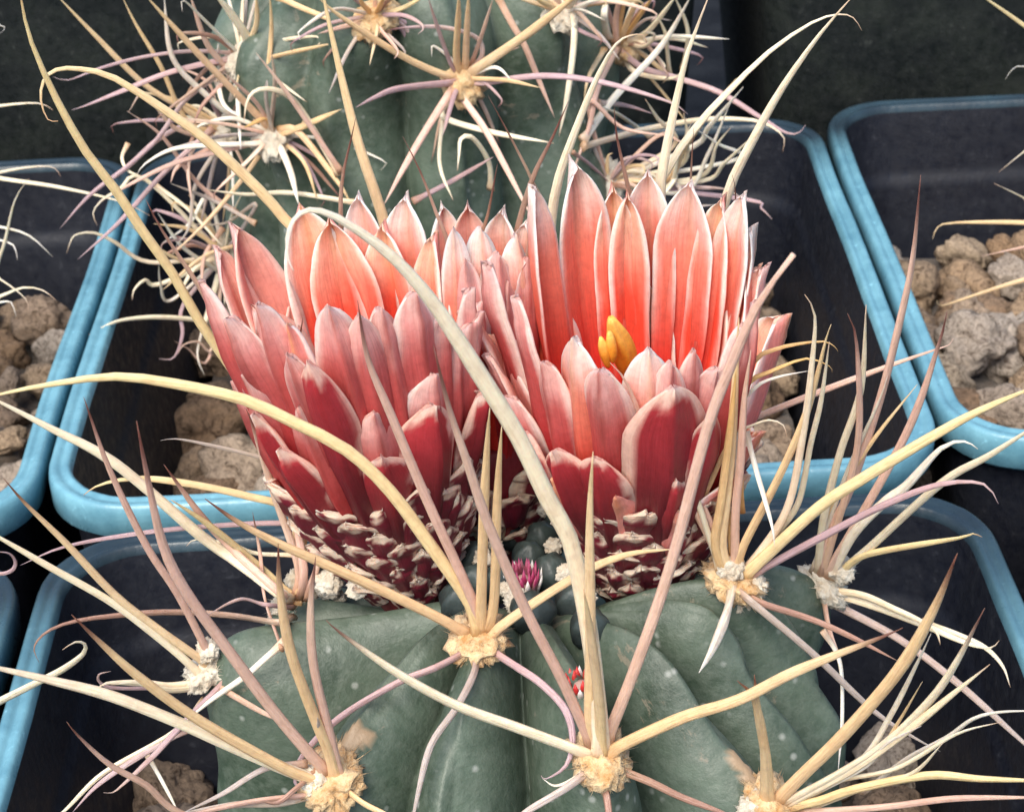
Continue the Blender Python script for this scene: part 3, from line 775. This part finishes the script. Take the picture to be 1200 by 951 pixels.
# orange stigma lobes and stamens in the cup of the right flower
st = py(716, 372, 14.75); sb = py(738, 440, 14.95)
blob('stigma', f2.ob, sb, st-sb, float(np.linalg.norm(st-sb)), .095, (.90, .36, .03), 3, lob=.16, col2=(.95, .50, .10))
for k in range(2):
    p = py(712+k*6, 380+[6, 0, 3, 12][k], 14.68); blob('stigma_lobe', f2.ob, p-np.array([0, 0, .34]), (0.1*(k-2), -.1, 1), -.0+.30, .045, (.88, .34, .03), k+5, col2=(.96, .55, .12))
R_ = random.Random(8)
for f_, n_ in ((f2, 26), (f1, 12)):
    for k in range(n_):
        q = R_.uniform(0, 6.28); r = R_.uniform(.2, .62); p = f_.P(q, r, .95); blob('stamen', f_.ob, p, (R_.uniform(-.3, .3), R_.uniform(-.3, .3), 1), R_.uniform(.5, .8), .03, (.75, .2, .05), k, col2=(.93, .55, .12))

# young tubercles, buds between the flowers
yc = (.022, .030, .030)
for u, v, y, l, w in ((612, 640, 15.0, .4, .15), (640, 618, 15.4, .5, .17), (655, 655, 14.7, .42, .17), (668, 690, 14.3, .4, .16), (588, 668, 14.6, .4, .15), (560, 668, 14.6, .45, .17), (628, 700, 14.0, .4, .18), (550, 640, 15.0, .5, .16), (600, 600, 15.8, .5, .2), (660, 600, 15.6, .4, .16), (530, 690, 14.3, .4, .15), (690, 720, 13.9, .4, .16), (392, 640, 14.9, .42, .13), (838, 650, 15.2, .4, .17)):
    p = py(u, v, y); o_ = blob('young_tubercle', front, p-np.array([0, 0, l*.75]), (R_.uniform(-.3, .3), -.25, 1), l, w, yc, u*.1, mat=M_YOUNG, col2=(.055, .075, .07), lob=.10)
def bud(u, v, y, l, w, cA, cB, n, label):
    P = py(u, v, y)-np.array([0, 0, l]); b_ = blob('bud', front, P, (0, -.2, 1), l*.7, w*.8, (.5, .35, .3), u); tag(b_, label)
    for k in range(n):
        q = k*2.4; r = w*(.25+.75*(k/n)**.5); p = P+np.array([r*math.cos(q), r*math.sin(q), l*.2]); d = np.array([r*math.cos(q)*.6, r*math.sin(q)*.6-.12*l, l*(.85-.25*k/n)]); side = np.array([-math.sin(q), math.cos(q), 0])*w*.17
        C = [cA if k < n*.6 else (.85, .66, .52)]; V = [p-side, p+side, p+d*.6-side*1.1, p+d*.6+side*1.1, p+d]; o2 = np.array([math.cos(q), math.sin(q), 0])*.02
        V2 = [x+o2 for x in V[:4]]; VV = V[:4]+V2+[p+d]
        Fc = [(0, 1, 3, 2), (5, 4, 6, 7), (0, 2, 6, 4), (1, 5, 7, 3), (2, 3, 8), (3, 7, 8), (7, 6, 8), (6, 2, 8), (0, 4, 5, 1)]
        c0 = cB if k < n*.6 else (.80, .62, .52); c1 = cA if k < n*.65 else (.90, .80, .74)
        mesh('bud_scale', VV, Fc, M_VC, b_, cols=[c0, c0, lerp(c0, c1, .7), lerp(c0, c1, .7), c0, c0, c1, c1, c1])
bud(612, 657, 14.55, .38, .115, (.36, .03, .12), (.50, .25, .25), 30, 'small magenta bud with cream bristle tips')
bud(681, 786, 13.0, .26, .11, (.62, .03, .03), (.5, .10, .06), 22, 'tiny red bud in the groove')
for u, v, y, s_ in ((566, 655, 14.7, .09), (648, 640, 14.9, .08), (664, 672, 14.4, .09), (592, 690, 14.3, .07), (385, 682, 14.6, .12), (378, 618, 15.0, .06), (640, 590, 15.6, .12), (655, 575, 15.8, .1), (820, 628, 15.4, .16), (608, 706, 14.1, .12), (580, 640, 15.0, .07), (838, 640, 15.0, .12), (690, 700, 14.2, .07), (418, 690, 14.5, .09)):
    w_ = areole(front, py(u, v, y), (0, -1, .6), s_, u, M_WOOLW, 40, 1.0); w_.name = 'felt_tuft'

# ---------------------------------------------------------------- the cactus behind
RB = np.array([-.95, 24.7, RIM+1.0]); t2 = Body(RB, 2.4, 5.8, 2.5, [0.0])
RP = {}
for k_, uv in dict(A=(543, 92), B=(440, 18), C=(660, 12), D=(283, 66), E=(320, 158), G=(265, 150), H=(725, 52)).items(): RP[k_] = t2.hit(*uv)
RP['K'] = t2.hit(712, 215); RP['L'] = t2.hit(262, 300)
rr_ = [t2.az(RP[k]) for k in 'ABCDEGHKL']+[rad(20), rad(60), rad(100), rad(140), rad(175), rad(-70), rad(-112)]
r2_ = []
for x in sorted(rr_):
    if not r2_ or x-r2_[-1] > .26: r2_.append(x)
rear = empty('rear_cactus', (RB[0], RB[1], RIM-2.9))
tag(rear, 'darker cactus with a thicket of thin grey and tan spines, standing behind the flowers', 'cactus')
rb = Body(RB, 2.4, 5.8, 2.5, r2_, RP.values(), G=.75, rb=.2, seed=9); rb.build('body', rear, 300, 150)
RO = {k_: areole(rear, P, P-RB+np.array([0, -1, .5]), .27, 40+i, M_WOOL if k_ in 'ABH' else M_WOOLW) for i, (k_, P) in enumerate(RP.items())}
RSP = {
'A': '''t 9 .6  540,90 518,87 470,65 400,20 370,-5
v 7 .8  550,95 565,97 635,89 703,96 783,119 806,134
t 11 .8  550,86 561,79 615,42 669,0 690,-15
t 9 .6  540,80 535,67 537,20 538,-10
t 8 .7  546,80 546,60 549,0 549,-10
v 9 .6  536,96 528,97 467,104 440,114 417,126
p 9 1.0  538,100 531,104 504,145 480,185 450,240
p 8 1.0  544,104 538,108 568,151 592,195 625,258
v+ 5.5 .5  558,76 565,64 558,44 518,32 470,33 450,38
v 5 .5  535,85 528,74 512,30 501,-5
p 5 .4  556,70 565,40 578,-2
c 7 .6  530,120 518,135 568,153 649,168
c 5 .6  510,140 515,190 531,235
c 6.5 .6  575,222 574,195 565,175 551,160 540,163 538,180 536,200
v 6 .5  484,236 530,212 578,184''',
'B': '''o 8 .3  440,18 445,8 450,-5
p 6 .3  435,25 400,32 372,40
o 6 .3  438,20 425,5 420,-8
y 6 .3  445,20 475,8 500,-6
g 5 .3  430,25 408,60 385,110
p 6 .3  400,202 365,150 330,100 300,62''',
'C': '''y 7 .4  660,14 640,5 622,-6
c 8 .8  668,8 676,-5
c 8 .6  676,-5 673,40 669,84 662,128 655,160
v 5 .4  665,30 678,35 700,45 715,52
w 5 .4  655,20 690,3 715,-3
p 8 .5  580,-10 600,28 615,54 632,95 650,138
w 5 .3  680,25 692,0 697,-8
t 6 .3  650,12 600,-5''',
'D': '''c 10 .5  283,62 289,45 270,15 249,-10
t 6.5 .5  284,60 300,30 300,-10
t 6 .5  288,70 310,90 318,40 316,-10
v 4.5 .6  276,61 225,60 168,67 118,80 80,94 62,90
v 6.5 .6  276,67 202,84 140,108 100,124 84,129
w 7.5 .5  277,140 240,110 202,67 192,-5
p 6.5 .4  262,92 242,50 222,-8
t 6 .4  290,80 340,62 400,49
t 7 .4  323,-5 360,12 400,27 430,35
p 5 .4  286,75 292,110 300,150
v 6 .5  276,75 250,92 215,120 180,168 130,212
b 5 .3  276,90 240,120 225,150
c 5 .3  290,72 325,95 360,120
w 6 .5  240,104 262,122 282,138''',
'E': '''t 8.5 .6  320,152 236,67 168,-8
c 7.5 .8  398,205 357,135 336,111 313,104 297,108 289,121 286,142
t 8 .6  325,158 350,150 400,128
w 8 .6  322,162 326,168 340,200 350,240
t 8 .5  330,150 350,155 397,215 412,240
w 6 .6  310,165 303,168 250,170 202,175 170,192 161,204
p 6 .6  308,168 255,178 208,190 160,212 118,236
c 6 .6  420,238 340,226 290,228 240,222
t 5.5 .5  310,175 280,215 240,262 200,300
v 6 .6  250,150 190,205 140,260 91,304
p 5 .5  318,150 300,120 262,85
o 6 .3  318,150 310,140 285,150
t 5 .4  330,165 356,190 372,235
g 5.5 .4  315,150 322,100 318,60''',
'G': '''w 5 .5  262,150 262,136 282,130
t 7 .6  265,158 220,130 168,98 110,40 64,-8
t 6 .6  258,160 219,141 188,77 160,30 141,-8
v 6 .6  232,128 190,160 150,195 106,228 70,268
p 5 .6  250,170 205,150 170,110 150,132
p 5.5 .6  278,250 232,215 190,160 149,130
g 5 .4  265,165 230,215 222,265 205,290
p 5 .5  226,155 221,190 225,240
b 4.5 .4  218,140 220,175 208,200
g 5 .4  300,262 250,235 200,215
c 4.5 .4  180,215 220,245 262,290
c 4 .4  150,168 143,185 150,200 165,206
p 6 .4  250,178 220,188 206,198 200,214''',
'H': '''o 6 .6  722,48 728,20 734,-8
t 7 .7  726,48 740,15 752,-8
o 6 .6  730,48 752,15 768,-8
p 7 .6  720,50 722,20 728,-8
p 7 .6  724,55 700,105 690,150 668,210
v 7 .8  726,65 756,81 791,91 842,108 890,137 922,156 937,155 944,146
c 8 .8  683,172 721,161 769,149 828,140 882,141 905,149 919,162 917,178
w 6 .6  737,51 775,44 801,43 855,46
w 9 .6  683,165 721,113 775,54 812,-8
c 7 .6  740,50 761,35 795,-8
c 5 .5  785,89 782,60 780,40 769,16
c 5 .5  800,82 806,50 804,27 790,-5
c 5 .5  738,48 752,55 764,48 766,40 755,38
v 6 .5  700,120 735,124 764,133
w 5 .5  764,162 742,146 721,132 700,124
v 5 .5  670,178 690,192 716,216
w 9 .4  705,40 708,18 713,-8
c 6 .5  730,70 745,85 785,92 800,84
t 6 .4  700,60 690,90 684,120''',
'K': '''t 10 .8  780,210 800,175 828,135 863,92
w 7 .6  812,172 830,150 860,115 871,102
c 5.5 .6  823,212 850,190 890,153
c 5.5 .6  818,208 840,170 856,150
w 5 .6  863,187 840,168 815,151
c 6 .6  790,170 770,138 756,116
c 6 .5  795,195 805,160 801,132
v 6 .5  823,220 850,222 870,232
v 6 .6  876,234 892,244 905,257
g 5 .5  790,215 800,240 842,240
c 5 .5  780,220 795,180 812,140
w 5 .5  800,225 830,180 856,120
p 5 .5  770,160 795,165 805,170
c 5 .4  790,200 770,235 742,240
p 5.5 .5  690,120 730,150 790,160''',
'L': '''c 5 .5  175,307 135,284 111,273 92,274 84,280 78,297
c 5 .5  170,210 140,222 118,236 109,250 114,264
c 7 .5  240,378 232,375 200,372 168,372 135,377 104,392
c 6 .3  187,333 170,328 157,340 155,352
v 5 .3  215,357 214,390 208,412 200,421 186,420
p 5 .3  250,406 232,400 215,404 209,414
p 4.5 .3  245,420 220,408 205,400
w 4 .3  235,395 232,420 240,440
t 5 .5  250,320 200,300 150,262
w 5 .5  260,330 215,290 185,250
t 5 .5  270,300 225,270 180,262
t 5 .5  290,280 240,300 190,340
w 4 .5  200,352 188,330 186,310
p 5 .4  262,250 240,300 236,340
g 5 .4  300,240 262,262 215,262
w 5 .4  245,230 222,262 190,285''',
}
for k_, txt in RSP.items():
    for ln_ in txt.strip().split('\n'):
        w_ = ln_.split(); p0 = tuple(map(float, w_[3].split(','))); b_ = RP[k_]; pr = py(*p0, b_[1]); near = np.linalg.norm(pr-b_) < .6
        spine_px(RO[k_], (b_*.55+pr*.45) if near else None, ln_, b_[1]-.1, t2, b_ if (k_ in 'KL' and not near) else None)
R_ = random.Random(77)
for k_, n_, spread in (('G', 20, 130), ('E', 14, 120), ('K', 16, 85), ('H', 16, 120), ('D', 16, 130), ('L', 18, 100), ('A', 9, 110), ('B', 20, 100), ('C', 18, 100)):
    for i in range(n_):
        b_ = RP[k_]; q = b_-CAM; u0 = 600+F*(q@RV)/(q@DV); v0 = 475.5-F*(q@UV)/(q@DV); a = R_.uniform(0, 6.28); L_ = spread*R_.uniform(.45, 1.1)
        u1, v1 = u0+math.cos(a)*L_, v0+math.sin(a)*L_*.8; um, vm = (u0+u1)/2+R_.uniform(-8, 8), (v0+v1)/2-R_.uniform(2, 16)
        hk = f' {u1+math.cos(a)*4:.0f},{v1+7:.0f} {u1-2:.0f},{v1+13:.0f}' if R_.random() < .45 else ''
        y0 = b_[1]; spine_px(RO[k_], None, f"{R_.choice(['c', 't', 'p+', 'p', 'v+', 'v', 'g', 'w', 'b+'])} {R_.uniform(3.6, 6):.1f} {R_.uniform(-.4, .8):.2f} {u0:.0f},{v0:.0f} {um:.0f},{vm:.0f} {u1:.0f},{v1:.0f}{hk}", y0-.05)

# ---------------------------------------------------------------- the neighbours, whose spines reach into view
def neighbour(c, a, h, label, groups, name='side_cactus'):
    e = empty(name, (c[0], c[1], RIM-2.9)); tag(e, label, 'cactus'); c = np.array([c[0], c[1], RIM-.6])
    b = Body(c, a, h, 2.5, [rad(x) for x in range(-170, 180, 36)], [], G=.7, rb=.2, seed=c[0]); b.build('body', e, 160, 70)
    for y, txt in groups:
        lines = txt.strip().split('\n'); w0 = lines[0].split(); p0 = tuple(map(float, w0[3].split(',')))
        P = py(*p0, y); q = P-c; s_ = math.hypot(q[0], q[1]); A = c+np.array([q[0]/s_*a*.93, q[1]/s_*a*.93, h*.42])
        ar = areole(e, A, q, .25, int(abs(P[0]*10)), M_WOOLW)
        for l in lines:
            ww = l.split(); pts = [tuple(map(float, p.split(','))) for p in ww[3:]]; k = float(ww[2]); n = len(pts)
            P3 = [A]+[py(p[0], p[1], y-k*(i+1)/n) for i, p in enumerate(pts)]
            spine(ar, P3, float(ww[1])*depth(P3[-1])/F, ww[0][0], ww[0][-1] == '+')
neighbour((-11.0, 24.3), 3.0, 4.0, 'cactus out of frame at the left edge, only its curled grey spines in view', [(24.0, '''c 6 .5  -60,196 0,209 67,219 141,236 176,253
c 5 .5  -40,215 0,202 44,195 64,197 71,207
c 5 .5  -30,340 0,300 17,236 34,209
w 5 .5  -40,262 0,266 34,276 62,301
w 5 .5  -40,280 7,283 18,292 20,304
c 6 .8  -60,135 0,124 45,121 62,129
w 4 .5  -30,40 0,30 5,35 -5,42'''), (22.5, '''c 6 .5  -30,315 0,327 30,350 33,364
c 6 .5  -30,355 0,347 27,337 50,340 66,352
w 6 .5  -30,352 0,354 13,354 19,371''')])
neighbour((11.6, 24.9), 2.7, 4.0, 'cactus out of frame at the right edge, only its curled tips in view', [(24.5, '''t 7.5 .5  1260,268 1200,261 1120,261 1099,266 1093,280
c 5 .5  1230,250 1200,232 1165,215
c 5 .5  1240,150 1200,178 1170,202
t 8 .5  1280,310 1200,328 1148,344 1104,358 1098,352
w 5 .5  1240,90 1200,78 1187,81 1178,93
y 8 1.5  1300,120 1250,70 1200,30 1153,-3 1140,-12
p 7 .5  1280,290 1230,285 1150,300''')])
